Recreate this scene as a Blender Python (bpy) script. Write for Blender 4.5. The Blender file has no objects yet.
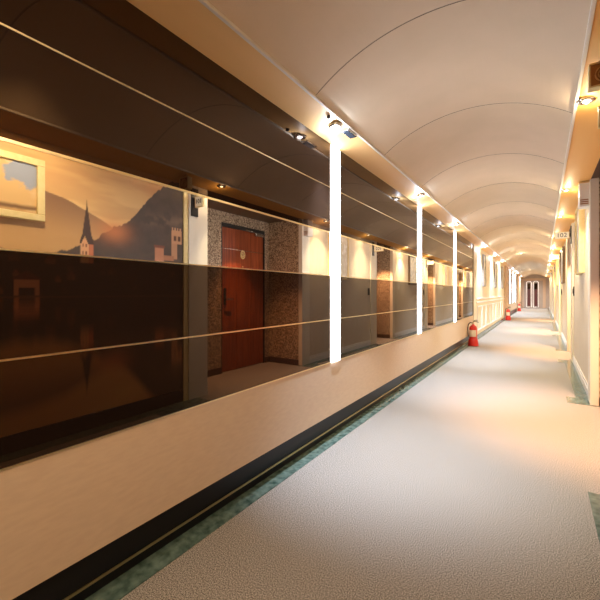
import bpy, bmesh, math, random
import numpy as np
from mathutils import Vector, Matrix

random.seed(7)
SC = bpy.context.scene
COL = SC.collection
PI = math.pi

# ------------------------------------------------------------------ camera
H = 1.15                       # eye height
F_PX = 360.0                   # focal length in pixels of the 600 px frame
cam_d = bpy.data.cameras.new('camera')
cam = bpy.data.objects.new('camera', cam_d)
COL.objects.link(cam)
cam_d.sensor_fit = 'HORIZONTAL'
cam_d.sensor_width = 36.0
cam_d.lens = 36.0 * F_PX / 600.0
cam_d.shift_y = -7.0 / 600.0
cam_d.clip_start = 0.02
cam_d.clip_end = 200
cam.location = (0, 0, H)
cam.rotation_euler = (PI / 2, 0, math.atan(242.5 / F_PX))
SC.camera = cam

# ------------------------------------------------------------------ world, exposure, light levels
w = bpy.data.worlds.new('world')
SC.world = w
w.use_nodes = True
w.node_tree.nodes['Background'].inputs[0].default_value = (1.0, 0.8, 0.6, 1)
w.node_tree.nodes['Background'].inputs[1].default_value = 0.05
SC.view_settings.view_transform = 'Standard'
SC.view_settings.look = 'None'
SC.view_settings.gamma = 1.0
SC.view_settings.use_curve_mapping = False
SC.view_settings.exposure = 0.0
SC.cycles.use_denoising = True
SC.cycles.caustics_reflective = False
SC.cycles.caustics_refractive = False
SC.cycles.max_bounces = 10
SC.cycles.diffuse_bounces = 6
SC.cycles.glossy_bounces = 6
SC.cycles.sample_clamp_indirect = 8.0

COOL = (0.74, 0.84, 1.0)
WARM = (1.0, 0.80, 0.50)
AMBER = (1.0, 0.70, 0.40)
P_LEFT = 380.0          # cool spotlights, left vault edge
P_RIGHT = 150.0         # warm spotlights, right soffit
P_GLOW = 3.0           # the bulbs' own spill onto the soffit
P_ALCOVE = 620.0
E_STRIP = 16.0


def light(name, kind, loc, power, color, parent=None, radius=0.03, cone=100, blend=0.6, aim=None):
    d = bpy.data.lights.new(name, kind)
    d.energy = power
    d.color = color
    d.shadow_soft_size = radius
    if kind == 'SPOT':
        d.spot_size = math.radians(cone)
        d.spot_blend = blend
    o = bpy.data.objects.new(name, d)
    COL.objects.link(o)
    o.location = loc
    if aim is not None:
        o.rotation_euler = (Vector(aim)).to_track_quat('-Z', 'Y').to_euler()
    if parent is not None:
        o.parent = parent
    return o


# the corridor goes on behind the camera: its lamps there, plus an added mural wall-washer
light('corridor_spot', 'SPOT', (-1.10, 0.05, 2.30), 40, (1.0, 0.78, 0.52), radius=0.0, cone=130, blend=0.9, aim=(0.1, 0, -1))
light('corridor_spot', 'SPOT', (-0.35, 0.9, 2.45), 45, WARM, radius=0.05, cone=100, blend=0.8, aim=(0.75, 0.1, -0.75))  # wall-washer added to brighten the mural and its picture, ahead of the camera
light('corridor_spot', 'SPOT', (-0.45, -1.6, 2.45), 60, AMBER, radius=0.08, cone=150, blend=0.8, aim=(0, 0, -1))

light('corridor_spot', 'SPOT', (0.20, 0.50, 2.32), 85, (1.0, 0.70, 0.42), radius=0.0, cone=110, blend=0.9, aim=(-0.85, 0.15, -1))

# ------------------------------------------------------------------ materials
def new_mat(name):
    m = bpy.data.materials.new(name)
    m.use_nodes = True
    nt = m.node_tree
    b = nt.nodes['Principled BSDF']
    return m, nt, b


def plain(name, col, rough=0.6, metal=0.0, ior=1.45, emit=None, estr=0.0):
    m, nt, b = new_mat(name)
    b.inputs['Base Color'].default_value = (*col, 1)
    b.inputs['Roughness'].default_value = rough
    b.inputs['Metallic'].default_value = metal
    b.inputs['IOR'].default_value = ior
    if emit:
        b.inputs['Emission Color'].default_value = (*emit, 1)
        b.inputs['Emission Strength'].default_value = estr
    return m


def noisy(name, c1, c2, scale=40, rough=0.7, bump=0.0, detail=4, stretch=(1, 1, 1), ior=1.45, lo=0.35, hi=0.65, metal=0.0):
    m, nt, b = new_mat(name)
    tc = nt.nodes.new('ShaderNodeTexCoord')
    mp = nt.nodes.new('ShaderNodeMapping')
    mp.inputs['Scale'].default_value = stretch
    nz = nt.nodes.new('ShaderNodeTexNoise')
    nz.inputs['Scale'].default_value = scale
    nz.inputs['Detail'].default_value = detail
    cr = nt.nodes.new('ShaderNodeValToRGB')
    cr.color_ramp.elements[0].position = lo
    cr.color_ramp.elements[1].position = hi
    cr.color_ramp.elements[0].color = (*c1, 1)
    cr.color_ramp.elements[1].color = (*c2, 1)
    nt.links.new(tc.outputs['Object'], mp.inputs[0])
    nt.links.new(mp.outputs[0], nz.inputs['Vector'])
    nt.links.new(nz.outputs['Fac'], cr.inputs[0])
    nt.links.new(cr.outputs[0], b.inputs['Base Color'])
    b.inputs['Roughness'].default_value = rough
    b.inputs['IOR'].default_value = ior
    b.inputs['Metallic'].default_value = metal
    if bump:
        bp = nt.nodes.new('ShaderNodeBump')
        bp.inputs['Strength'].default_value = bump
        bp.inputs['Distance'].default_value = 0.004
        nt.links.new(nz.outputs['Fac'], bp.inputs['Height'])
        nt.links.new(bp.outputs[0], b.inputs['Normal'])
    return m


def mosaic_mat(name):
    m, nt, b = new_mat(name)
    tc = nt.nodes.new('ShaderNodeTexCoord')
    vo = nt.nodes.new('ShaderNodeTexVoronoi')
    vo.inputs['Scale'].default_value = 75
    vo.inputs['Randomness'].default_value = 0.45
    sep = nt.nodes.new('ShaderNodeSeparateColor')
    cr = nt.nodes.new('ShaderNodeValToRGB')
    e = cr.color_ramp.elements
    e[0].position, e[0].color = 0.0, (0.12, 0.075, 0.04, 1)
    e[1].position, e[1].color = 1.0, (0.66, 0.52, 0.35, 1)
    k = e.new(0.45)
    k.color = (0.33, 0.23, 0.14, 1)
    nt.links.new(tc.outputs['Object'], vo.inputs['Vector'])
    nt.links.new(vo.outputs['Color'], sep.inputs[0])
    nt.links.new(sep.outputs[0], cr.inputs[0])
    nt.links.new(cr.outputs[0], b.inputs['Base Color'])
    b.inputs['Roughness'].default_value = 0.4
    bp = nt.nodes.new('ShaderNodeBump')
    bp.inputs['Strength'].default_value = 0.5
    bp.inputs['Distance'].default_value = 0.003
    nt.links.new(vo.outputs['Distance'], bp.inputs['Height'])
    bp.invert = True
    nt.links.new(bp.outputs[0], b.inputs['Normal'])
    return m


def vcol_mat(name, rough=0.5):
    m, nt, b = new_mat(name)
    a = nt.nodes.new('ShaderNodeAttribute')
    a.attribute_name = 'art'
    nt.links.new(a.outputs['Color'], b.inputs['Base Color'])
    b.inputs['Roughness'].default_value = rough
    return m


M = {}
M['vault'] = noisy('vault_paint', (0.66, 0.54, 0.39), (0.70, 0.57, 0.42), 3, 0.75)
M['seam'] = plain('seam_shadow_gap', (0.42, 0.35, 0.27), 0.8)
M['bead'] = plain('white_bead', (0.80, 0.76, 0.68), 0.5)
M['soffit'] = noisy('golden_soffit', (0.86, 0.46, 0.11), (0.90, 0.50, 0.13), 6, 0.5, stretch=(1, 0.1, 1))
M['soffit_lit'] = noisy('lit_golden_soffit', (0.84, 0.53, 0.22), (0.88, 0.57, 0.25), 6, 0.5, stretch=(1, 0.1, 1))  # left copy of the golden soffit, lamp glow put in as a paler tone
M['fabric'] = noisy('beige_wall_fabric', (0.62, 0.49, 0.37), (0.66, 0.53, 0.40), 60, 0.85, bump=0.04, stretch=(1, 0.25, 1))
M['plinth'] = plain('black_plinth', (0.008, 0.008, 0.010), 0.3, 0.0, 1.35)
M['brass'] = plain('brass_line', (0.75, 0.55, 0.28), 0.3, 1.0)
M['gold'] = noisy('gold_leaf', (0.82, 0.66, 0.32), (0.88, 0.72, 0.38), 30, 0.5, metal=0.1)
M['alu'] = plain('pale_gold_joint', (0.90, 0.80, 0.52), 0.3, 1.0)
M['tint'] = plain('dark_tinted_glass', (0.014, 0.008, 0.006), 0.0, 0.0, 1.72)
M['tint'].node_tree.nodes['Principled BSDF'].inputs['Specular Tint'].default_value = (1.0, 0.68, 0.44, 1)
M['mirror'] = plain('clear_mirror', (0.90, 0.87, 0.82), 0.0, 1.0)
M['cream'] = plain('cream_paint', (0.80, 0.72, 0.56), 0.6)
M['offwhite'] = plain('off_white_paint', (0.80, 0.75, 0.64), 0.6)
M['white'] = plain('white_paint', (0.83, 0.82, 0.80), 0.5)
M['greige'] = noisy('greige_wallpaper', (0.68, 0.59, 0.45), (0.72, 0.63, 0.49), 20, 0.75, stretch=(1, 1, 0.2))
M['mosaic'] = mosaic_mat('brown_mosaic')
M['darkbrown'] = plain('dark_brown_paint', (0.07, 0.036, 0.018), 0.5)
M['carpet'] = noisy('speckled_carpet', (0.08, 0.074, 0.068), (0.51, 0.48, 0.445), 210, 0.95, bump=0.1, detail=2, lo=0.36, hi=0.66)
M['marble'] = noisy('green_marble', (0.03, 0.065, 0.055), (0.17, 0.25, 0.225), 22, 0.12, detail=8, lo=0.3, hi=0.75)
M['wood'] = noisy('red_brown_veneer', (0.22, 0.045, 0.014), (0.36, 0.085, 0.028), 9, 0.32, stretch=(1, 3.5, 0.25), detail=6)
M['black'] = plain('black_metal', (0.02, 0.018, 0.016), 0.4)
M['chrome'] = plain('brushed_chrome', (0.75, 0.72, 0.68), 0.2, 1.0)
M['red'] = plain('red_enamel', (0.62, 0.03, 0.02), 0.3)
M['paper'] = plain('cream_paper', (0.80, 0.72, 0.55), 0.6)
M['strip'] = plain('white_light_diffuser', (0.9, 0.9, 0.92), 0.4, emit=(0.93, 0.92, 1.0), estr=E_STRIP)
M['arch_glow'] = plain('white_neon', (0.9, 0.9, 0.9), 0.4, emit=(1.0, 0.98, 0.95), estr=1.2)
M['bulb_cool'] = plain('cool_bulb', (1, 1, 1), 0.4, emit=COOL, estr=20)
M['bulb_warm'] = plain('warm_bulb', (1, 1, 1), 0.4, emit=WARM, estr=18)
M['sign_face'] = plain('emissive_sign_face', (0.75, 0.68, 0.52), 0.4, emit=(1.0, 0.90, 0.72), estr=0.25)  # weak emission on the face, on top of its cream colour
M['digit'] = plain('bronze_digits', (0.05, 0.03, 0.015), 0.5)
M['art'] = vcol_mat('printed_mural', 0.55)
M['art_paint'] = vcol_mat('painted_canvas', 0.6)
M['end_panel'] = noisy('grey_brown_panel', (0.42, 0.35, 0.30), (0.48, 0.40, 0.34), 14, 0.5, stretch=(1, 1, 0.2))
M['tan'] = plain('tan_paint', (0.62, 0.46, 0.33), 0.7)
M['burgundy'] = plain('burgundy_door', (0.10, 0.02, 0.02), 0.35)
M['vent'] = plain('copper_grille', (0.36, 0.17, 0.06), 0.45)


def art_noise_mat(name, c1, c2, c3, scale):
    m, nt, b = new_mat(name)
    tc = nt.nodes.new('ShaderNodeTexCoord')
    nz = nt.nodes.new('ShaderNodeTexNoise')
    nz.inputs['Scale'].default_value = scale
    nz.inputs['Detail'].default_value = 5
    cr = nt.nodes.new('ShaderNodeValToRGB')
    e = cr.color_ramp.elements
    e[0].position, e[0].color = 0.36, (*c1, 1)
    e[1].position, e[1].color = 0.66, (*c3, 1)
    k = e.new(0.5)
    k.color = (*c2, 1)
    nt.links.new(tc.outputs['Object'], nz.inputs['Vector'])
    nt.links.new(nz.outputs['Fac'], cr.inputs[0])
    nt.links.new(cr.outputs[0], b.inputs['Base Color'])
    b.inputs['Roughness'].default_value = 0.5
    return m


M['print_a'] = art_noise_mat('glare_pale_print', (0.80, 0.74, 0.60), (0.72, 0.62, 0.45), (0.88, 0.85, 0.78), 7)  # pale tones stand in for glare on the picture glass
M['print_b'] = art_noise_mat('grey_print', (0.55, 0.55, 0.52), (0.80, 0.78, 0.70), (0.36, 0.36, 0.34), 6)


# ------------------------------------------------------------------ mesh helpers
class MB:
    """Collects shapes and links them as ONE mesh object."""

    def __init__(self):
        self.bm = bmesh.new()
        self.mi = 0

    def box(self, x0, x1, y0, y1, z0, z1, bevel=0.0, seg=2):
        t = bmesh.new()
        v = [t.verts.new(p) for p in ((x0, y0, z0), (x1, y0, z0), (x1, y1, z0), (x0, y1, z0),
                                      (x0, y0, z1), (x1, y0, z1), (x1, y1, z1), (x0, y1, z1))]
        for f in ((0, 3, 2, 1), (4, 5, 6, 7), (0, 1, 5, 4), (1, 2, 6, 5), (2, 3, 7, 6), (3, 0, 4, 7)):
            t.faces.new([v[i] for i in f])
        if bevel:
            bmesh.ops.bevel(t, geom=list(t.edges), offset=bevel, segments=seg, affect='EDGES', profile=0.5)
        self._merge(t)
        return self

    def _merge(self, t, mat=None, smooth=False):
        if mat is not None:
            bmesh.ops.transform(t, matrix=mat, verts=t.verts)
        vm = {}
        for v in t.verts:
            vm[v] = self.bm.verts.new(v.co)
        for f in t.faces:
            try:
                nf = self.bm.faces.new([vm[v] for v in f.verts])
                nf.material_index = self.mi
                nf.smooth = smooth
            except ValueError:
                pass
        t.free()

    def quad(self, *pts):
        f = self.bm.faces.new([self.bm.verts.new(p) for p in pts])
        f.material_index = self.mi
        return self

    def lathe(self, prof, loc=(0, 0, 0), n=24, mat=None, smooth=True):
        """prof: list of (radius, z); closed at ends when radius is 0."""
        t = bmesh.new()
        rings = []
        for r, z in prof:
            if r < 1e-6:
                rings.append([t.verts.new((0, 0, z))])
            else:
                rings.append([t.verts.new((r * math.cos(2 * PI * k / n), r * math.sin(2 * PI * k / n), z)) for k in range(n)])
        for a, b in zip(rings[:-1], rings[1:]):
            for k in range(n):
                k2 = (k + 1) % n
                if len(a) == 1 and len(b) == 1:
                    continue
                if len(a) == 1:
                    t.faces.new((a[0], b[k2], b[k]))
                elif len(b) == 1:
                    t.faces.new((a[k], a[k2], b[0]))
                else:
                    t.faces.new((a[k], a[k2], b[k2], b[k]))
        bmesh.ops.recalc_face_normals(t, faces=t.faces)
        m = Matrix.Translation(loc)
        if mat is not None:
            m = m @ mat
        self._merge(t, m, smooth)
        return self

    def tube(self, pts, r, n=10):
        t = bmesh.new()
        pts = [Vector(p) for p in pts]
        rings = []
        up = Vector((0, 0, 1))
        for i, p in enumerate(pts):
            d = (pts[min(i + 1, len(pts) - 1)] - pts[max(i - 1, 0)]).normalized()
            s = d.cross(up)
            if s.length < 1e-4:
                s = d.cross(Vector((1, 0, 0)))
            s.normalize()
            q = s.cross(d)
            rings.append([t.verts.new(p + r * (math.cos(2 * PI * k / n) * s + math.sin(2 * PI * k / n) * q)) for k in range(n)])
        for a, b in zip(rings[:-1], rings[1:]):
            for k in range(n):
                t.faces.new((a[k], a[(k + 1) % n], b[(k + 1) % n], b[k]))
        t.faces.new(rings[0])
        t.faces.new(list(reversed(rings[-1])))
        bmesh.ops.recalc_face_normals(t, faces=t.faces)
        self._merge(t, None, True)
        return self

    def frame(self, x0, x1, y0, y1, z0, z1, wd, bevel=0.004):
        """picture frame lying in the YZ plane (four mitre-less bars)."""
        self.box(x0, x1, y0, y1, z1 - wd, z1, bevel)
        self.box(x0, x1, y0, y1, z0, z0 + wd, bevel)
        self.box(x0, x1, y0, y0 + wd, z0 + wd, z1 - wd, bevel)
        self.box(x0, x1, y1 - wd, y1, z0 + wd, z1 - wd, bevel)
        return self

    def build(self, name, mats, parent=None, loc=None):
        me = bpy.data.meshes.new(name)
        self.bm.normal_update()
        self.bm.to_mesh(me)
        self.bm.free()
        for m in (mats if isinstance(mats, (list, tuple)) else [mats]):
            me.materials.append(m)
        o = bpy.data.objects.new(name, me)
        COL.objects.link(o)
        if loc:
            o.location = loc
        if parent is not None:
            o.parent = parent
        return o


def tag(o, label, cat, group=None):
    o['label'] = label
    o['category'] = cat
    if group:
        o['group'] = group
    return o


def thing(name, label, cat, loc=(0, 0, 0), group=None):
    o = bpy.data.objects.new(name, None)
    o.empty_display_size = 0.1
    COL.objects.link(o)
    o.location = loc
    return tag(o, label, cat, group)


def struct(o):
    o['kind'] = 'structure'
    return o


def dup(root, loc, label):
    r = root.copy()
    COL.objects.link(r)
    r.location = loc
    r['label'] = label
    for ch in list(root.children):
        c = ch.copy()
        COL.objects.link(c)
        c.parent = r
        for g in list(ch.children):
            d = g.copy()
            COL.objects.link(d)
            d.parent = c
    return r


# ------------------------------------------------------------------ plan of the corridor (metres)
ML = 1.3665            # left mirror plane  x = -ML
PL = 1.42              # recessed black plinth
WR = 0.43              # right wall plane
PF = 0.405             # right pillar fronts
Z_SW, Z_SV = 2.31, 2.353       # soffit at the wall, at the vault edge
XL, XR = -1.153, 0.173         # vault edges
RISE = 0.22
Y0, Y1 = -3.0, 33.0
Z_BOT, Z_J1, Z_J2, Z_J3, Z_J4 = 0.611, 0.944, 1.2835, 1.6196, 1.969   # rows of the mirrored wall
STRIPS = [2.53, 4.89, 7.235]
GLASS_END = 9.40
CREAM_END = 17.6
SECOND = 19.2
ALCOVES = [(2.79, 4.72), (7.80, 8.85), (12.2, 13.2), (17.5, 18.5), (22.6, 23.6), (27.4, 28.4)]
A_DEEP = 1.07
Z_ALC = 2.55

# ------------------------------------------------------------------ floor
f = MB()
f.box(-1.60, 1.25, Y0, Y1 + 0.1, -0.08, 0.0)
struct(f.build('floor', M['carpet']))
f = MB()
f.box(-PL, -1.314, Y0, Y1, 0.0, 0.004)
struct(f.build('trim_1', M['marble']))          # green marble border, left
f = MB()
prev = Y0
for a, b in ALCOVES:
    f.box(0.303, WR, prev, a - (0.72 if a < 3 else 0.42), 0.0, 0.004)
    f.box(0.217, 0.475, a - (0.72 if a < 3 else 0.42), a - 0.14, 0.0, 0.004)
    f.box(0.217, 0.475, b - 0.02, b + 0.24, 0.0, 0.004)
    prev = b + 0.24
f.box(0.303, WR, prev, Y1, 0.0, 0.004)
struct(f.build('trim_2', M['marble']))          # green marble border, right

# ------------------------------------------------------------------ left wall
wl = MB()
wl.box(-1.52, -1.381, Y0, GLASS_END, Z_BOT - 0.004, 2.36)
wl.box(-1.52, -ML, Y0, GLASS_END, 0.1977, Z_BOT - 0.004)            # fabric wainscot, overhanging the plinth
wl.box(-1.52, -1.381, SECOND, 27.0, Z_BOT - 0.004, 2.36)
wl.box(-1.52, -ML, SECOND, 27.0, 0.1977, Z_BOT - 0.004)
wl.mi = 1
wl.box(-1.52, -1.352, GLASS_END, CREAM_END, 0.0, 2.36)               # cream stretch
wl.mi = 2
wl.box(-1.52, -1.30, CREAM_END, SECOND, 0.0, 2.36)                   # tan pier
wl.box(-1.52, -1.34, 27.0, Y1, 0.0, 2.36)
wl.mi = 0
wl.box(-1.52, -ML, Y0, -0.60, Z_BOT - 0.004, 2.36)                    # plain stretch beside and behind the camera
struct(wl.build('wall_left', [M['fabric'], M['cream'], M['tan']]))
b = MB()
b.box(-1.53, -PL, Y0, GLASS_END, 0.0, 0.1977)
b.box(-1.53, -PL, SECOND, 27.0, 0.0, 0.1977)
struct(b.build('baseboard_left', M['plinth']))
b = MB()
b.box(-PL, -PL + 0.004, Y0, GLASS_END, 0.045, 0.056)
struct(b.build('trim_3', M['brass']))
b = MB()
b.box(-1.352, -1.336, GLASS_END, CREAM_END, 0.0, 0.11, 0.004)
struct(b.build('baseboard_cream', M['marble']))
b = MB()                                                              # wainscot mouldings of the cream stretch
for z in (0.90, 0.99):
    b.box(-1.352, -1.332, GLASS_END + 0.35, CREAM_END, z, z + 0.03, 0.005)
y = GLASS_END + 0.5
while y < CREAM_END - 0.9:
    b.frame(-1.352, -1.335, y, y + 0.72, 0.20, 0.82, 0.03)
    y += 0.86
struct(b.build('trim_4', M['white']))


# mirrored wall: one thing per bay
def glass_bay(y0, y1, label):
    t = thing('mirrored_wall_panel', label, 'mirror', (-ML, (y0 + y1) / 2, Z_BOT), 'mirrored panels along the left wall')
    dy = (y1 - y0) / 2
    rows = [(Z_BOT, Z_J1, 'tinted_glass_pane', 'tint'), (Z_J1, Z_J2, 'tinted_glass_pane', 'tint'),
            (Z_J2, Z_J3, 'clear_mirror_pane', 'mirror'), (Z_J3, Z_J4, 'tinted_glass_pane', 'tint'),
            (Z_J4, Z_SW - 0.001, 'tinted_glass_pane', 'tint')]
    for a, c, nm, mt in rows:
        m = MB()
        m.box(-0.013, 0, -dy + 0.001, dy - 0.001, a - Z_BOT + 0.003, c - Z_BOT - (0.003 if c < 2.2 else 0))
        m.build(nm, M[mt], t)
    for z in (Z_BOT, Z_J1, Z_J2, Z_J3, Z_J4):
        m = MB()
        hh = 0.0025 if z in (Z_J2,) else (0.005 if z == Z_J3 else 0.0032)
        m.box(-0.013, 0.0025, -dy + 0.001, dy - 0.001, z - Z_BOT - hh, z - Z_BOT + hh)
        m.build('joint_trim', M['alu'], t)
    return t


def light_strip(y, wd, label):
    t = thing('light_strip', label, 'light', (-ML, y, Z_BOT), 'vertical light strips in the mirrored wall')
    m = MB()
    m.box(-0.014, 0.000, -wd / 2, wd / 2, -0.004, Z_SW - Z_BOT - 0.001)
    m.build('housing', M['white'], t)
    m = MB()
    m.box(0.0, 0.010, -wd / 2 + 0.006, wd / 2 - 0.006, 0.0, Z_SW - Z_BOT - 0.012, 0.003)
    m.build('diffuser', M['strip'], t)
    return t


W_S = 0.15
edges = [-0.60] + [e for s in STRIPS for e in (s - W_S / 2, s + W_S / 2)] + [GLASS_END]
bay_labels = ['nearest dark mirrored wall panel, reflecting the mural and the wooden door',
              'second mirrored wall panel, between the first and second light strips',
              'third mirrored wall panel, between the second and third light strips',
              'fourth mirrored wall panel, ending at the cream wall behind the fire extinguisher']
for k in range(4):
    glass_bay(edges[2 * k], edges[2 * k + 1], bay_labels[k])
for s, lab in zip(STRIPS, ['nearest and tallest white vertical light strip between mirrored panels',
                           'second white vertical light strip, midway along the mirrored wall',
                           'third white vertical light strip, nearest the red fire extinguisher']):
    light_strip(s, W_S, lab)
far_edges = [SECOND, 21.1 - .045, 21.1 + .045, 23.2 - .045, 23.2 + .045, 25.3 - .045, 25.3 + .045, 27.0]
for k, lab in enumerate(['small far mirrored panel just past the tan pier', 'far mirrored panel between the first two distant light strips',
                         'far mirrored panel between the last two distant light strips', 'farthest mirrored panel, near the end wall']):
    glass_bay(far_edges[2 * k], far_edges[2 * k + 1], lab)
for s, lab in zip((21.1, 23.2, 25.3), ['first distant light strip past the tan pier', 'middle one of the three distant light strips',
                                       'last distant light strip, nearest the end doors']):
    light_strip(s, 0.09, lab)

# ------------------------------------------------------------------ right wall, pillars, alcoves
wr = MB()
prev = Y0
for i, (a, b_) in enumerate(ALCOVES):
    pa = 0.26 if i == 0 else 0.34
    wr.box(WR + (0.015 if i == 0 else 0), 0.56, prev, a - pa, 0, 2.60)
    prev = b_ + (0.22 if i == 0 else 0.15)
wr.box(WR, 0.56, prev, Y1, 0, 2.60)
struct(wr.build('wall_right', M['greige']))
for i, (a, b_) in enumerate(ALCOVES):
    pa = 0.26 if i == 0 else 0.34
    pb = 0.22 if i == 0 else 0.15
    for y0, y1 in ((a - pa, a), (b_, b_ + pb)):
        p = MB()
        p.box(PF, 0.475, y0, y1, 0.0, 2.60, 0.004)
        struct(p.build('pillar_right', M['cream'] if i else M['offwhite']))
    p = MB()
    p.box(0.475, A_DEEP + 0.1, a - 0.12, a, 0, 2.60)
    p.box(0.475, A_DEEP + 0.1, b_, b_ + 0.12, 0, 2.60)
    if i == 0:
        d0, d1, dz = 3.635, 4.605, 2.165
        p.box(A_DEEP, A_DEEP + 0.1, a, d0, 0, 2.60)
        p.box(A_DEEP, A_DEEP + 0.1, d1, b_, 0, 2.60)
        p.box(A_DEEP, A_DEEP + 0.1, d0, d1, dz, 2.60)
        p.box(A_DEEP + 0.07, A_DEEP + 0.1, d0, d1, 0, dz)
    else:
        p.box(A_DEEP, A_DEEP + 0.1, a, b_, 0, 2.60)
    struct(p.build('wall_alcove', M['mosaic']))
    p = MB()
    p.box(0.40, A_DEEP + 0.1, a, b_, 2.320, 2.40)
    struct(p.build('ceiling_alcove', M['darkbrown']))
    p = MB()
    p.box(A_DEEP - 0.012, A_DEEP, a, (d0 if i == 0 else b_), 0.0, 0.09)
    if i == 0:
        p.box(A_DEEP - 0.012, A_DEEP, d1, b_, 0.0, 0.09)
    p.box(0.475, A_DEEP - 0.012, b_ - 0.012, b_, 0.0, 0.09)
    struct(p.build('baseboard_alcove', M['darkbrown']))
b = MB()
prev = None
for i, (a, b_) in enumerate(ALCOVES):
    pa = 0.26 if i == 0 else 0.34
    if prev is not None:
        b.box(WR - 0.016, WR, prev, a - pa, 0.0, 0.085, 0.002)
        b.box(WR - 0.010, WR, prev, a - pa, 0.085, 0.118, 0.003)
    prev = b_ + (0.22 if i == 0 else 0.15)
b.box(WR - 0.016, WR, prev, Y1, 0.0, 0.118, 0.003)
struct(b.build('baseboard_right', M['white']))
b = MB()
b.box(WR - 0.006, WR + 0.015, Y0, 2.474, 0.0, 0.128, 0.002)
struct(b.build('baseboard_mural', M['plinth']))
b = MB()
b.box(WR - 0.012, WR + 0.015, 2.474, 2.53, 0.0, Z_SW + 0.005, 0.003)
struct(b.build('trim_5', M['gold']))

# end and back walls
e = MB()
e.box(-1.6, 1.25, Y1, Y1 + 0.12, 0, 3.0)
e.mi = 1
e.box(-1.30, -1.22, Y1 - 0.05, Y1, 0, 2.28)
e.box(-1.22, 0.02, Y1 - 0.03, Y1, 2.10, 2.28)
e.box(0.02, 0.20, Y1 - 0.05, Y1, 0, 2.28)
struct(e.build('wall_end', [M['end_panel'], M['tan']]))
e = MB()
e.box(-1.6, 1.25, Y0 - 0.12, Y0, 0, 3.0)
struct(e.build('wall_back', M['fabric']))

# ------------------------------------------------------------------ ceiling: shallow barrel vault in boards, sloping golden soffits
half = (XR - XL) / 2
cx = (XR + XL) / 2
RAD = (half ** 2 + RISE ** 2) / (2 * RISE)
ang = math.asin(half / RAD)
NA = 28
arc = [(cx + RAD * math.sin(-ang + 2 * ang * k / NA), Z_SV + RISE - RAD + RAD * math.cos(-ang + 2 * ang * k / NA)) for k in range(NA + 1)]
seams = []
y = 1.876 - 4 * 1.15
while y < Y1 - 0.2:
    if y > Y0:
        seams.append(y)
    y += 1.15
cuts = [Y0] + [v for s in seams for v in (s - 0.004, s + 0.004)] + [Y1]
c = MB()
for k in range(len(cuts) - 1):
    c.mi = k % 2
    dz = 0.002 if k % 2 else 0.0
    for (xa, za), (xb, zb) in zip(arc[:-1], arc[1:]):
        c.quad((xa, cuts[k], za + dz), (xa, cuts[k + 1], za + dz), (xb, cuts[k + 1], zb + dz), (xb, cuts[k], zb + dz))
o = struct(c.build('ceiling', [M['vault'], M['seam']]))
for pz in o.data.polygons:
    pz.use_smooth = True
s = MB()
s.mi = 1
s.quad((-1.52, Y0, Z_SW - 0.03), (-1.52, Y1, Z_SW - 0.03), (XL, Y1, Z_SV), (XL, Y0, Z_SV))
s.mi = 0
zs = lambda x: Z_SV + (Z_SW - Z_SV) * (x - XR) / (WR - XR)
prev = Y0
for a, b_ in ALCOVES:
    s.quad((XR, prev, Z_SV), (XR, a, Z_SV), (0.47, a, zs(0.47)), (0.47, prev, zs(0.47)))
    s.quad((XR, a, Z_SV), (XR, b_, Z_SV), (0.41, b_, zs(0.41)), (0.41, a, zs(0.41)))
    prev = b_
s.quad((XR, prev, Z_SV), (XR, Y1, Z_SV), (0.47, Y1, zs(0.47)), (0.47, prev, zs(0.47)))
struct(s.build('ceiling_soffits', [M['soffit'], M['soffit_lit']]))
t = MB()
t.box(XL - 0.012, XL + 0.006, Y0, Y1, Z_SV - 0.012, Z_SV + 0.006, 0.003)
t.box(XR - 0.006, XR + 0.012, Y0, Y1, Z_SV - 0.012, Z_SV + 0.006, 0.003)
struct(t.build('trim_6', M['bead']))


# ------------------------------------------------------------------ lamps
def spot_lamp(x, y, z, warm, label, group, power, aim, cone=72, glow=P_GLOW):
    t = thing('ceiling_spotlight', label, 'lamp', (x, y, z), group)
    m = MB()
    m.lathe([(0.0, 0.012), (0.045, 0.012), (0.048, 0.0), (0.046, -0.008), (0.036, -0.012), (0.026, -0.010), (0.024, -0.004), (0.0, -0.004)], n=20)
    m.build('housing', M['chrome'], t)
    m = MB()
    m.lathe([(0.0, -0.012), (0.010, -0.011), (0.017, -0.008), (0.021, -0.0045)], n=16)
    m.build('bulb', M['bulb_warm' if warm else 'bulb_cool'], t)
    colr = WARM if warm else COOL
    light('spot_beam', 'SPOT', (0, 0, -0.03), power, colr, t, 0.0, cone, 0.9, aim)
    light('bulb_spill', 'POINT', (0, 0, -0.07), glow, colr, t, 0.0)
    return t


LEFT_Y = [2.25, 4.42, 6.60, 10.2, 12.9, 15.4, 20.8, 23.0, 25.2, 30.0]
ordn = ['nearest', 'second', 'third', 'fourth', 'fifth', 'sixth', 'seventh', 'eighth', 'ninth', 'tenth', 'eleventh', 'twelfth', 'thirteenth']
for i, y in enumerate(LEFT_Y):
    spot_lamp(-1.215, y, 2.330, False, '%s white spotlight along the left edge of the vaulted ceiling' % ordn[i],
              'white spotlights on the left', P_LEFT, (0.08, 0.16, -1), 66 if i < 3 else (100 if i < 9 else 160), P_GLOW * (1.3 if i < 3 else 2.2))
RIGHT_Y = [2.83, 5.16, 6.90] + [9.45 + 2.33 * k for k in range(10)]
for i, y in enumerate(RIGHT_Y):
    spot_lamp(0.225, y, 2.338, True, '%s warm spotlight along the golden soffit on the right' % ordn[i],
              'warm spotlights on the right', P_RIGHT, (-0.22, 0.10, -1), 76 if i < 1 else (112 if i < 11 else 160), P_GLOW * (1 if i < 3 else 2.6))
for y, lab in ((14.9, 'nearer bright spotlight at the crown of the vaulted ceiling'), (26.4, 'farther bright spotlight at the crown of the vaulted ceiling')):
    spot_lamp(-0.62, y, 2.555, True, lab, None, 14, (0, 0, -1), 150)
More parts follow.
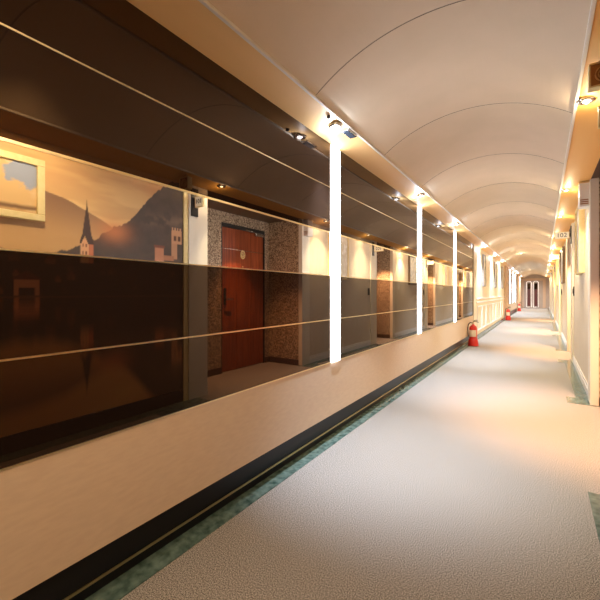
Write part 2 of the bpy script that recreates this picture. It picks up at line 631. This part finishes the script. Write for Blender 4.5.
for i, (a, b_) in enumerate(ALCOVES):
    if i > 3:
        break
    light('alcove_downlight', 'SPOT', (0.66, (a + b_) / 2, 2.30), P_ALCOVE, (1.0, 0.55, 0.30), None, 0.0, 74, 0.8, (-0.06, 0.12, -1))

# small dark sensor beside the nearest spotlight, sloping soffit
t = thing('ceiling_sensor', 'small dark rectangular sensor on the left soffit beside the nearest white spotlight', 'sensor', (-1.19, 2.42, 2.335))
m = MB()
m.box(-0.03, 0.03, -0.075, 0.075, -0.008, 0.010, 0.003)
m.build('case', M['chrome'], t)
m = MB()
m.box(-0.022, 0.022, -0.06, 0.06, -0.011, -0.007, 0.0015)
m.build('dark_window', plain('smoked_lens', (0.05, 0.07, 0.10), 0.1), t)
m = MB()
m.lathe([(0, 0.008), (0.012, 0.008), (0.013, -0.006), (0.008, -0.012), (0, -0.013)], n=16)
tag(m.build('ceiling_detector', M['black'], None, (-1.195, 2.12, 2.338)), 'tiny round black detector on the left soffit before the nearest spotlight', 'sensor')

# square speaker hung under the right soffit, facing back along the corridor
t = thing('hanging_speaker', 'square copper speaker with pale gold rim hung under the right soffit', 'speaker', (0.262, 2.35, 2.256))
m = MB()
m.box(-0.060, 0.060, 0.004, 0.05, -0.055, 0.055, 0.004)
m.build('case', M['vent'], t)
m = MB()
for x0, x1, z0, z1 in ((-0.066, 0.066, 0.053, 0.062), (-0.066, 0.066, -0.062, -0.053), (-0.066, -0.057, -0.053, 0.053), (0.057, 0.066, -0.053, 0.053)):
    m.box(x0, x1, -0.004, 0.054, z0, z1, 0.002)
m.build('rim', M['gold'], t)
for r in (0.014, 0.027, 0.040):
    m = MB()
    m.tube([(r * math.cos(q * PI / 12), 0.002, r * math.sin(q * PI / 12)) for q in range(25)], 0.003, 6)
    m.build('cone_ring', M['brass'], t)
m = MB()
m.box(-0.02, 0.02, 0.012, 0.042, 0.060, 0.088, 0.002)
m.build('hanger', M['brass'], t)


# ------------------------------------------------------------------ mural: lake village at sunset
def smooth(e0, e1, x):
    q = np.clip((x - e0) / (e1 - e0), 0, 1)
    return q * q * (3 - 2 * q)


_rng = np.random.RandomState(3)
_lat = _rng.rand(256, 256)


def vnoise(x, y):
    xi = np.floor(x).astype(int)
    yi = np.floor(y).astype(int)
    fx = x - xi
    fy = y - yi
    fx = fx * fx * (3 - 2 * fx)
    fy = fy * fy * (3 - 2 * fy)
    g = lambda a, b: _lat[a % 256, b % 256]
    return (g(xi, yi) * (1 - fx) + g(xi + 1, yi) * fx) * (1 - fy) + (g(xi, yi + 1) * (1 - fx) + g(xi + 1, yi + 1) * fx) * fy


def fbm(x, y, n=4):
    s_, a_ = 0, 0.5
    for k in range(n):
        s_ = s_ + a_ * vnoise(x * 2 ** k + 17 * k, y * 2 ** k + 31 * k)
        a_ *= 0.5
    return s_


def lin(r, g, b_):
    v = np.array([r, g, b_]) / 255.0
    return np.where(v <= 0.04045, v / 12.92, ((v + 0.055) / 1.055) ** 2.4)


def over(img, mask, colr):
    return img * (1 - mask[..., None]) + np.asarray(colr) * mask[..., None]


WATER = 1.12


def scenery(Y, Z):
    n1 = fbm(Y * 1.6 + 3, Z * 7 + 1)
    sky = over(np.ones(Y.shape + (3,)) * lin(240, 204, 140), smooth(1.7, 2.3, Z) * 0.6, lin(214, 160, 104))
    sky = over(sky, smooth(0.42, 0.62, n1) * 0.45, lin(196, 140, 92))
    sky = over(sky, smooth(1.75, 2.4, Y) * smooth(1.8, 2.2, Z) * 0.6, lin(196, 128, 82))
    # far ridge on the left, coming down towards the right
    ridge = np.interp(Y, [-0.6, 0.6, 1.0, 1.2, 1.35, 1.5, 1.62, 1.72, 1.9], [1.92, 1.97, 1.965, 1.94, 1.905, 1.84, 1.79, 1.73, 1.60])
    ridge = ridge + 0.01 * (fbm(Y * 18, Y * 0 + 2) - 0.5)
    haze = smooth(1.50, 1.95, Z)
    rc = lin(216, 170, 112) * (1 - haze[..., None]) + lin(140, 104, 78) * haze[..., None]
    m_ = smooth(0.0, 0.008, ridge - Z)
    img = sky * (1 - m_[..., None]) + rc * m_[..., None]
    # dark wooded mountain on the right
    mt = np.interp(Y, [1.2, 1.33, 1.45, 1.58, 1.70, 1.84, 1.95, 2.05, 2.196, 2.35, 2.6], [1.46, 1.50, 1.55, 1.63, 1.72, 1.80, 1.91, 2.03, 2.19, 2.30, 2.34])
    mt = mt + 0.05 * (fbm(Y * 30, Y * 0 + 9) - 0.5)
    n2 = fbm(Y * 14, Z * 14)
    mc = lin(84, 70, 60) * (0.75 + 0.5 * n2[..., None])
    mist = np.exp(-((Z - 1.86 - 0.1 * (Y - 2.1)) / 0.05) ** 2) * smooth(0.35, 0.6, n2) * smooth(1.95, 2.1, Y)
    mc = over(mc, mist * 0.4, lin(160, 128, 100))
    glow = np.exp(-(((Y - 1.74) / 0.14) ** 2 + ((Z - 1.70) / 0.10) ** 2))
    m_ = smooth(0.0, 0.012, mt - Z)
    img = img * (1 - m_[..., None]) + mc * m_[..., None]
    img = over(img, glow * 0.75, lin(226, 140, 84))
    # village shore
    shore = 1.44 + 0.05 * (fbm(Y * 22, Y * 0 + 4) - 0.5) - 0.03 * smooth(1.4, 0.8, Y)
    m_ = smooth(0.0, 0.01, shore - Z)
    n3 = fbm(Y * 40, Z * 40)
    vc = lin(44, 30, 20) * (0.5 + 1.1 * n3[..., None])
    img = img * (1 - m_[..., None]) + vc * m_[..., None]

    def rect(im, y0, y1, z0, z1, colr, q=0.004):
        mm = smooth(y0 - q, y0 + q, Y) * smooth(y1 + q, y1 - q, Y) * smooth(z0 - q, z0 + q, Z) * smooth(z1 + q, z1 - q, Z)
        return over(im, mm, colr)

    # lakeside houses with tiled roofs
    hs = np.random.RandomState(11)
    blot = smooth(0.35, 0.6, fbm(Y * 26 + 7, Z * 26 + 3))
    for k in range(46):
        hy = hs.uniform(-0.5, 2.40)
        hz = hs.uniform(1.14, 1.40)
        hw = hs.uniform(0.015, 0.045)
        hh = hs.uniform(0.02, 0.04)
        dim = hs.uniform(0.25, 1.1) * (0.35 + 0.65 * (hy < 1.6))
        mm = smooth(hw + 0.006, hw - 0.006, np.abs(Y - hy)) * smooth(hz - 0.006, hz + 0.006, Z) * smooth(hz + hh + 0.006, hz + hh - 0.006, Z)
        img = over(img, mm * (0.35 + 0.65 * blot), lin(170, 116, 76) * dim)
        rf = smooth(0, 0.012, hz + hh + 0.04 * (1 - np.abs(Y - hy) / (hw * 1.3)) - Z) * smooth(hz + hh - 0.006, hz + hh + 0.006, Z) * smooth(hw * 1.3, hw * 1.1, np.abs(Y - hy))
        img = over(img, rf * (0.4 + 0.6 * blot), lin(150, 74, 44) * dim)
    img = rect(img, 1.00, 1.16, 1.13, 1.25, lin(236, 160, 116))            # boat house at the water
    img = rect(img, 1.03, 1.13, 1.13, 1.19, lin(40, 22, 14))
    img = over(img, smooth(0, 0.005, 1.25 + 0.07 * (1 - np.abs(Y - 1.08) / 0.11) - Z) * smooth(1.246, 1.252, Z) * smooth(0.11, 0.10, np.abs(Y - 1.08)), lin(110, 48, 30))
    # church: pale tower, gables, tall dark spire
    yc = 1.503
    img = rect(img, 1.452, 1.520, 1.40, 1.60, lin(232, 176, 128))
    img = rect(img, 1.520, 1.556, 1.40, 1.58, lin(206, 122, 84))
    for yy in (1.472, 1.498):
        img = rect(img, yy - 0.006, yy + 0.006, 1.47, 1.50, lin(120, 70, 46), 0.002)
        img = rect(img, yy - 0.005, yy + 0.005, 1.535, 1.56, lin(140, 84, 58), 0.002)
    hw = np.interp(Z, [1.56, 1.60, 1.64, 1.72, 1.88, 1.93], [0.058, 0.050, 0.036, 0.026, 0.004, 0.0015])
    gable = smooth(0.0, 0.006, 1.63 - 2.4 * np.abs(Y - 1.486) - Z)
    sp = smooth(0.003, -0.003, np.abs(Y - yc) - hw) * smooth(1.555, 1.562, Z) * smooth(1.935, 1.925, Z) * (1 - gable)
    img = over(img, sp, lin(74, 52, 40))
    # castle and house on the right
    img = rect(img, 2.33, 2.40, 1.50, 1.79, lin(196, 146, 108))
    img = rect(img, 2.335, 2.455, 1.66, 1.80, lin(206, 156, 116))
    for q in range(4):
        img = rect(img, 2.335 + 0.032 * q, 2.352 + 0.032 * q, 1.80, 1.825, lin(206, 156, 116), 0.002)
    img = rect(img, 2.36, 2.39, 1.69, 1.74, lin(96, 64, 46), 0.002)
    img = rect(img, 2.41, 2.44, 1.69, 1.74, lin(96, 64, 46), 0.002)
    img = rect(img, 2.14, 2.24, 1.46, 1.60, lin(196, 134, 100))
    img = rect(img, 2.13, 2.25, 1.60, 1.625, lin(130, 74, 52))
    img = rect(img, 2.24, 2.36, 1.48, 1.53, lin(180, 122, 88))
    return img


def mural(Y, Z):
    up = scenery(Y, np.maximum(Z, WATER))
    dn = 0
    for k in range(5):                                   # the lake blurs what it mirrors
        rip = 0.016 * (fbm(Y * 3 + k, Z * 60 + 5 * k) - 0.5)
        dn = dn + scenery(Y + rip, np.maximum(2 * WATER - Z + 0.022 * (k - 2), WATER + 0.01)) / 5
    dn = dn * np.array([1.05, 0.86, 0.62])
    m_ = smooth(WATER - 0.004, WATER + 0.004, Z)[..., None]
    img = up * m_ + dn * (1 - m_)
    return over(img, np.exp(-((Z - WATER) / 0.006) ** 2) * 0.35, lin(190, 126, 76))


def canvas(name, x, y0, y1, z0, z1, res, func, mat, parent=None, back=0.012, loc=(0, 0, 0)):
    """A board in the YZ plane facing -X; its front carries printed colour."""
    ny, nz = int((y1 - y0) / res), int((z1 - z0) / res)
    ys = np.linspace(y0, y1, ny + 1)
    zs_ = np.linspace(z0, z1, nz + 1)
    Y, Z = np.meshgrid(ys, zs_)
    colr = func(Y + loc[1], Z + loc[2])
    nv = Y.size
    co = np.stack([np.full(nv, x), Y.ravel(), Z.ravel()], 1)
    # back rim
    rim = np.array([[x + back, y0, z0], [x + back, y1, z0], [x + back, y1, z1], [x + back, y0, z1]])
    idx = np.arange(nv).reshape(nz + 1, ny + 1)
    quads = np.stack([idx[:-1, :-1].ravel(), idx[1:, :-1].ravel(), idx[1:, 1:].ravel(), idx[:-1, 1:].ravel()], 1)
    c4 = [int(idx[0, 0]), int(idx[0, -1]), int(idx[-1, -1]), int(idx[-1, 0])]
    r = [nv, nv + 1, nv + 2, nv + 3]
    faces = quads.tolist() + [[c4[0], c4[1], r[1], r[0]], [c4[1], c4[2], r[2], r[1]], [c4[2], c4[3], r[3], r[2]], [c4[3], c4[0], r[0], r[3]], [r[0], r[1], r[2], r[3]]]
    me = bpy.data.meshes.new(name)
    me.from_pydata(np.vstack([co, rim]).tolist(), [], faces)
    at = me.color_attributes.new('art', 'FLOAT_COLOR', 'POINT')
    full = np.ones((nv + 4, 4))
    full[:nv, :3] = np.clip(colr.reshape(-1, 3), 0, 1)
    full[nv:, :3] = 0.3
    at.data.foreach_set('color', full.ravel())
    me.materials.append(mat)
    o = bpy.data.objects.new(name, me)
    COL.objects.link(o)
    o.location = loc
    if parent is not None:
        o.parent = parent
    return o


tag(canvas('wall_mural', WR, -0.6, 2.474, 0.132, Z_SW - 0.002, 0.007, mural, M['art'], back=0.014),
    'full height sunset mural of a lake village and church, seen in the nearest mirror', 'mural')


def small_painting(Y, Z):
    n = fbm(Y * 6, Z * 9 + 5)
    img = np.ones(Y.shape + (3,)) * lin(226, 186, 128)
    img = over(img, smooth(0.40, 0.62, n) * 0.6, lin(236, 210, 168))
    patch = smooth(1.15, 0.85, np.hypot((Y - 1.05) / 0.10, (Z - 2.02) / 0.09) + 1.1 * (fbm(Y * 22, Z * 22) - 0.5))
    img = over(img, patch, lin(160, 168, 190))
    img = over(img, smooth(0.03, 0.0, np.abs(Z - 1.775 - 0.03 * (n - 0.5))) * 0.9, lin(112, 76, 52))
    img = over(img, smooth(1.755, 1.74, Z) * 0.7, lin(190, 150, 96))
    return img


def framed_picture(x_wall, side, y0, y1, z0, z1, depth, wd, frame_mat, print_mat, label, group, func=None, matw=0.0):
    """side=+1: hangs on the right wall (faces -X); -1: on the left wall."""
    t = thing('framed_picture', label, 'picture', (x_wall, (y0 + y1) / 2, (z0 + z1) / 2), group)
    hy, hz = (y1 - y0) / 2, (z1 - z0) / 2
    xa, xb = (-depth, 0.0) if side > 0 else (0.0, depth)
    m = MB()
    m.frame(xa, xb, -hy, hy, -hz, hz, wd)
    m.build('frame', frame_mat, t)
    if func:
        p = canvas('canvas', -depth * 0.6, -hy + wd, hy - wd, -hz + wd, hz - wd, 0.006, lambda a, c_: func(a + (y0 + y1) / 2, c_ + (z0 + z1) / 2), print_mat, t)
    else:
        m = MB()
        a, b2 = (-depth * 0.6, -0.004) if side > 0 else (0.004, depth * 0.6)
        m.box(a, b2, -hy + wd, hy - wd, -hz + wd, hz - wd)
        m.build('canvas', print_mat, t)
    return t


framed_picture(WR, 1, 0.58, 1.18, 1.688, 2.147, 0.05, 0.05, M['gold'], M['art_paint'],
               'small gold framed landscape hanging over the mural, at the left edge of the nearest mirror', 'gold framed pictures', small_painting)
framed_picture(WR, 1, 5.60, 6.30, 1.40, 2.27, 0.058, 0.016, M['gold'], M['print_a'],
               'gold framed picture, pale with painted-in glare, on the right wall past the nearest pillar', 'gold framed pictures')
framed_picture(WR, 1, 10.2, 11.45, 1.38, 2.22, 0.05, 0.04, plain('dark_bronze', (0.16, 0.10, 0.05), 0.4), M['print_b'],
               'wide dark framed picture on the right wall, past the room 102 sign', None)
framed_picture(WR, 1, 14.5, 15.2, 1.40, 2.25, 0.05, 0.035, M['gold'], M['print_a'],
               'gold framed picture on the right wall past the room 103 sign', 'gold framed pictures')
framed_picture(WR, 1, 19.2, 19.9, 1.40, 2.25, 0.05, 0.035, M['gold'], M['print_a'],
               'gold framed picture on the right wall past the room 104 sign', 'gold framed pictures')
for y, lab in ((11.1, 'tall grey framed picture on the cream wall nearest the mirrored panels'),
               (13.95, 'middle tall grey framed picture on the cream left wall'),
               (16.5, 'farthest tall grey framed picture on the cream left wall')):
    framed_picture(-1.352, -1, y - 0.25, y + 0.25, 1.33, 2.20, 0.035, 0.03, plain('pewter', (0.25, 0.24, 0.22), 0.35), M['print_b'], lab,
                   'pictures on the cream left wall')

# ------------------------------------------------------------------ room door in the first alcove
d = bpy.data.objects.new('door_1', None)
COL.objects.link(d)
d.location = (A_DEEP, 3.635, 0)
struct(d)
m = MB()
for k in range(3):
    m.box(0.020, 0.060, 0.022 + 0.309 * k, 0.022 + 0.309 * (k + 1) - 0.003, 0.008, 1.795, 0.0015)
    m.box(0.020, 0.060, 0.022 + 0.309 * k, 0.022 + 0.309 * (k + 1) - 0.003, 1.803, 2.11, 0.0015)
m.box(0.026, 0.058, 0.022, 0.948, 0.008, 2.11)
m.build('door_leaf', M['wood'], d)
m = MB()
m.box(0.0, 0.068, 0.0, 0.020, 0.0, 2.165)
m.box(0.0, 0.068, 0.950, 0.970, 0.0, 2.165)
m.box(-0.004, 0.068, 0.020, 0.950, 2.115, 2.165)
m.build('door_frame', M['black'], d)
m = MB()
m.box(0.017, 0.024, 0.03, 0.945, 1.796, 1.802)
m.build('inlay_line', M['chrome'], d)
m = MB()
m.box(-0.03, 0.019, 0.72, 0.92, 2.055, 2.10, 0.006)
m.tube([(-0.02, 0.76, 2.095), (-0.06, 0.60, 2.105), (-0.01, 0.50, 2.125)], 0.008, 8)
m.build('door_closer', M['chrome'], d)
m = MB()
m.tube([(0.014, 0.46 + 0.042 * math.cos(q * PI / 12), 1.735 + 0.058 * math.sin(q * PI / 12)) for q in range(25)], 0.010, 8)
m.tube([(0.014, 0.46 + 0.016 * math.cos(q * PI / 12), 1.735 + 0.034 * math.sin(q * PI / 12)) for q in range(25)], 0.006, 8)
m.build('door_medallion', M['gold'], d)
m = MB()
m.lathe([(0, 0), (0.012, 0), (0.014, 0.004), (0.009, 0.008), (0, 0.008)], (0.020, 0.46, 1.55), 16, Matrix.Rotation(-PI / 2, 4, 'Y'))
m.build('peephole', M['brass'], d)
m = MB()
m.box(0.008, 0.021, 0.06, 0.11, 0.98, 1.22, 0.005)
m.build('lock_plate', M['black'], d)
m = MB()
m.tube([(0.01, 0.085, 1.06), (-0.035, 0.085, 1.06), (-0.042, 0.10, 1.06), (-0.042, 0.20, 1.06)], 0.009, 10)
m.build('door_handle', M['chrome'], d)


# ------------------------------------------------------------------ end doors with glowing arched outlines
def arch_door(name, x0, x1):
    t = bpy.data.objects.new(name, None)
    COL.objects.link(t)
    t.location = (x0, Y1, 0)
    struct(t)
    wd = x1 - x0
    r = wd / 2 - 0.03
    zc = 2.06 - r
    pts = [(0.03, 0.06), (0.03, zc)] + [(wd / 2 - r * math.cos(q * PI / 10), zc + r * math.sin(q * PI / 10)) for q in range(1, 10)] + [(wd - 0.03, zc), (wd - 0.03, 0.06), (0.03, 0.06)]
    m = MB()
    m.box(0, wd, -0.045, -0.004, 0.01, 2.10, 0.004)
    m.build('door_leaf', M['end_panel'], t)
    m = MB()
    m.tube([(px, -0.055, pz) for px, pz in pts], 0.011, 8)
    m.build('glowing_arch', M['arch_glow'], t)
    m = MB()
    m.box(0.10, wd - 0.10, -0.052, -0.045, 0.14, 1.45, 0.002)
    m.build('lower_panel', M['burgundy'], t)
    m = MB()
    m.box(0.10, wd - 0.10, -0.052, -0.045, 1.45, 1.90, 0.002)
    m.build('upper_pane', M['tint'], t)
    return t


arch_door('door_2', -1.06, -0.68)
arch_door('door_3', -0.62, -0.22)


# ------------------------------------------------------------------ room signs
def text_mesh(txt, size, depth):
    cu = bpy.data.curves.new('digits', 'FONT')
    cu.body = txt
    cu.size = size
    cu.extrude = depth
    cu.align_x = 'CENTER'
    cu.align_y = 'CENTER'
    tmp = bpy.data.objects.new('digits', cu)
    COL.objects.link(tmp)
    bpy.context.view_layer.update()
    me = bpy.data.meshes.new_from_object(tmp.evaluated_get(bpy.context.evaluated_depsgraph_get()))
    bpy.data.objects.remove(tmp)
    return me


def room_sign(y, txt, wd, label):
    t = thing('room_sign', label, 'sign', (PF, y, 2.13), 'room number signs')
    m = MB()
    m.box(-0.016, 0.0, -0.045, 0.045, -0.15, 0.15, 0.003)
    m.build('wall_plate', M['black'], t)
    m = MB()
    m.box(-0.034, -0.016, -0.010, 0.010, -0.03, 0.03, 0.002)
    m.build('bracket', M['black'], t)
    xa, xb = -0.034 - wd, -0.034
    m = MB()
    m.box(xa, xb, -0.012, 0.012, -0.055, 0.055, 0.004)
    m.build('face', M['sign_face'], t)
    m = MB()
    for x0, x1, z0, z1 in ((xa - 0.005, xb + 0.005, 0.051, 0.060), (xa - 0.005, xb + 0.005, -0.060, -0.051), (xa - 0.005, xa + 0.004, -0.051, 0.051), (xb - 0.004, xb + 0.005, -0.051, 0.051)):
        m.box(x0, x1, -0.015, 0.015, z0, z1, 0.002)
    m.build('rim', M['gold'], t)
    for s_ in (-1, 1):
        me = text_mesh(txt, 0.066 if wd < 0.15 else 0.098, 0.002)
        me.materials.append(M['digit'])
        o = bpy.data.objects.new('digits', me)
        COL.objects.link(o)
        o.parent = t
        o.location = ((xa + xb) / 2, 0.014 * s_, 0.0)
        o.rotation_euler = (PI / 2, 0, 0 if s_ < 0 else PI)
    return t


room_sign(2.60, '101', 0.108, 'room sign reading 101 on the pillar beside the mural, seen in the nearest mirror')
room_sign(7.58, '102', 0.20, 'room sign reading 102, the nearest sign jutting from the right wall')
room_sign(11.98, '103', 0.20, 'room sign reading 103, second sign jutting from the right wall')
room_sign(17.28, '104', 0.20, 'room sign reading 104, third sign jutting from the right wall')
room_sign(22.38, '105', 0.20, 'room sign reading 105, fourth and far sign on the right wall')

# white box on the pillar past the door
t = thing('wall_box', 'white box mounted high on the pillar past the wooden door', 'box', (PF, 4.83, 2.19))
m = MB()
m.box(-0.085, 0.0, -0.075, 0.075, -0.14, 0.105, 0.006)
m.build('case', M['white'], t)
m = MB()
m.box(-0.088, -0.002, -0.078, 0.078, 0.105, 0.118, 0.003)
m.build('cap', M['brass'], t)
m = MB()
for k in range(3):
    m.box(-0.080, -0.01, -0.079, -0.072, -0.115 + 0.02 * k, -0.105 + 0.02 * k, 0.002)
m.build('vent_slot', M['vent'], t)

# black switch plates at the ends of the right wall stretches
for y, lab in ((7.38, 'small black switch plate on the right wall before the room 102 pillar'),
               (11.78, 'small black switch plate on the right wall before the room 103 pillar')):
    t = thing('switch_plate', lab, 'switch', (WR, y, 1.18), 'black switch plates')
    m = MB()
    m.box(-0.014, 0, -0.045, 0.045, -0.075, 0.075, 0.003)
    m.build('plate', M['black'], t)
    m = MB()
    m.box(-0.022, -0.014, -0.022, 0.022, -0.04, 0.04, 0.003)
    m.build('rocker', plain('graphite', (0.05, 0.045, 0.04), 0.4), t)


# ------------------------------------------------------------------ fire extinguishers
def extinguisher(loc, label):
    t = thing('fire_extinguisher', label, 'fire extinguisher', loc, 'red fire extinguishers')
    m = MB()
    m.lathe([(0.0, 0.0), (0.105, 0.0), (0.110, 0.006), (0.104, 0.03), (0.092, 0.14), (0.088, 0.15), (0.084, 0.15), (0.084, 0.02), (0.0, 0.02)], n=28)
    m.build('stand', M['red'], t)
    m = MB()
    m.lathe([(0, 0.021), (0.072, 0.021), (0.078, 0.035), (0.078, 0.36), (0.074, 0.395), (0.060, 0.425), (0.036, 0.445), (0.024, 0.452), (0.022, 0.47), (0, 0.47)], n=28)
    m.build('cylinder', M['red'], t)
    m = MB()
    pts = []
    for k in range(13):
        a = -1.0 + 2.0 * k / 12
        pts.append((math.sin(a), -math.cos(a)))
    for (xa, ya), (xb, yb) in zip(pts[:-1], pts[1:]):
        r = 0.0792
        m.quad((xa * r, ya * r, 0.20), (xb * r, yb * r, 0.20), (xb * r, yb * r, 0.345), (xa * r, ya * r, 0.345))
    m.build('label_sheet', M['paper'], t)
    m = MB()
    m.lathe([(0, 0.47), (0.018, 0.47), (0.020, 0.485), (0.020, 0.51), (0.012, 0.52), (0, 0.52)], n=16)
    m.build('valve', M['brass'], t)
    m = MB()
    m.tube([(0.0, 0.0, 0.515), (0.03, -0.02, 0.53), (0.09, -0.05, 0.525), (0.11, -0.06, 0.515)], 0.008, 8)
    m.build('carry_handle', M['black'], t)
    m = MB()
    m.tube([(0.0, 0.0, 0.53), (0.03, -0.02, 0.552), (0.09, -0.05, 0.562)], 0.007, 8)
    m.build('lever', M['black'], t)
    m = MB()
    m.lathe([(0, 0), (0.016, 0), (0.017, 0.006), (0.014, 0.012), (0, 0.012)], (0.0, -0.018, 0.495), 16, Matrix.Rotation(PI / 2, 4, 'X'))
    m.build('pressure_gauge', M['chrome'], t)
    m = MB()
    m.tube([(-0.018, 0.0, 0.495), (-0.06, 0.0, 0.50), (-0.095, -0.01, 0.46), (-0.105, -0.02, 0.38), (-0.100, -0.03, 0.28), (-0.090, -0.04, 0.20)], 0.010, 10)
    m.build('hose', M['black'], t)
    return t


ex = extinguisher((-1.25, 8.60, 0.004), 'nearest red fire extinguisher in a red stand by the mirrored wall')
dup(ex, (-1.20, 17.47, 0.004), 'second red fire extinguisher, in front of the tan pier')
dup(ex, (-1.22, 26.6, 0.004), 'farthest red fire extinguisher, near the end doors')
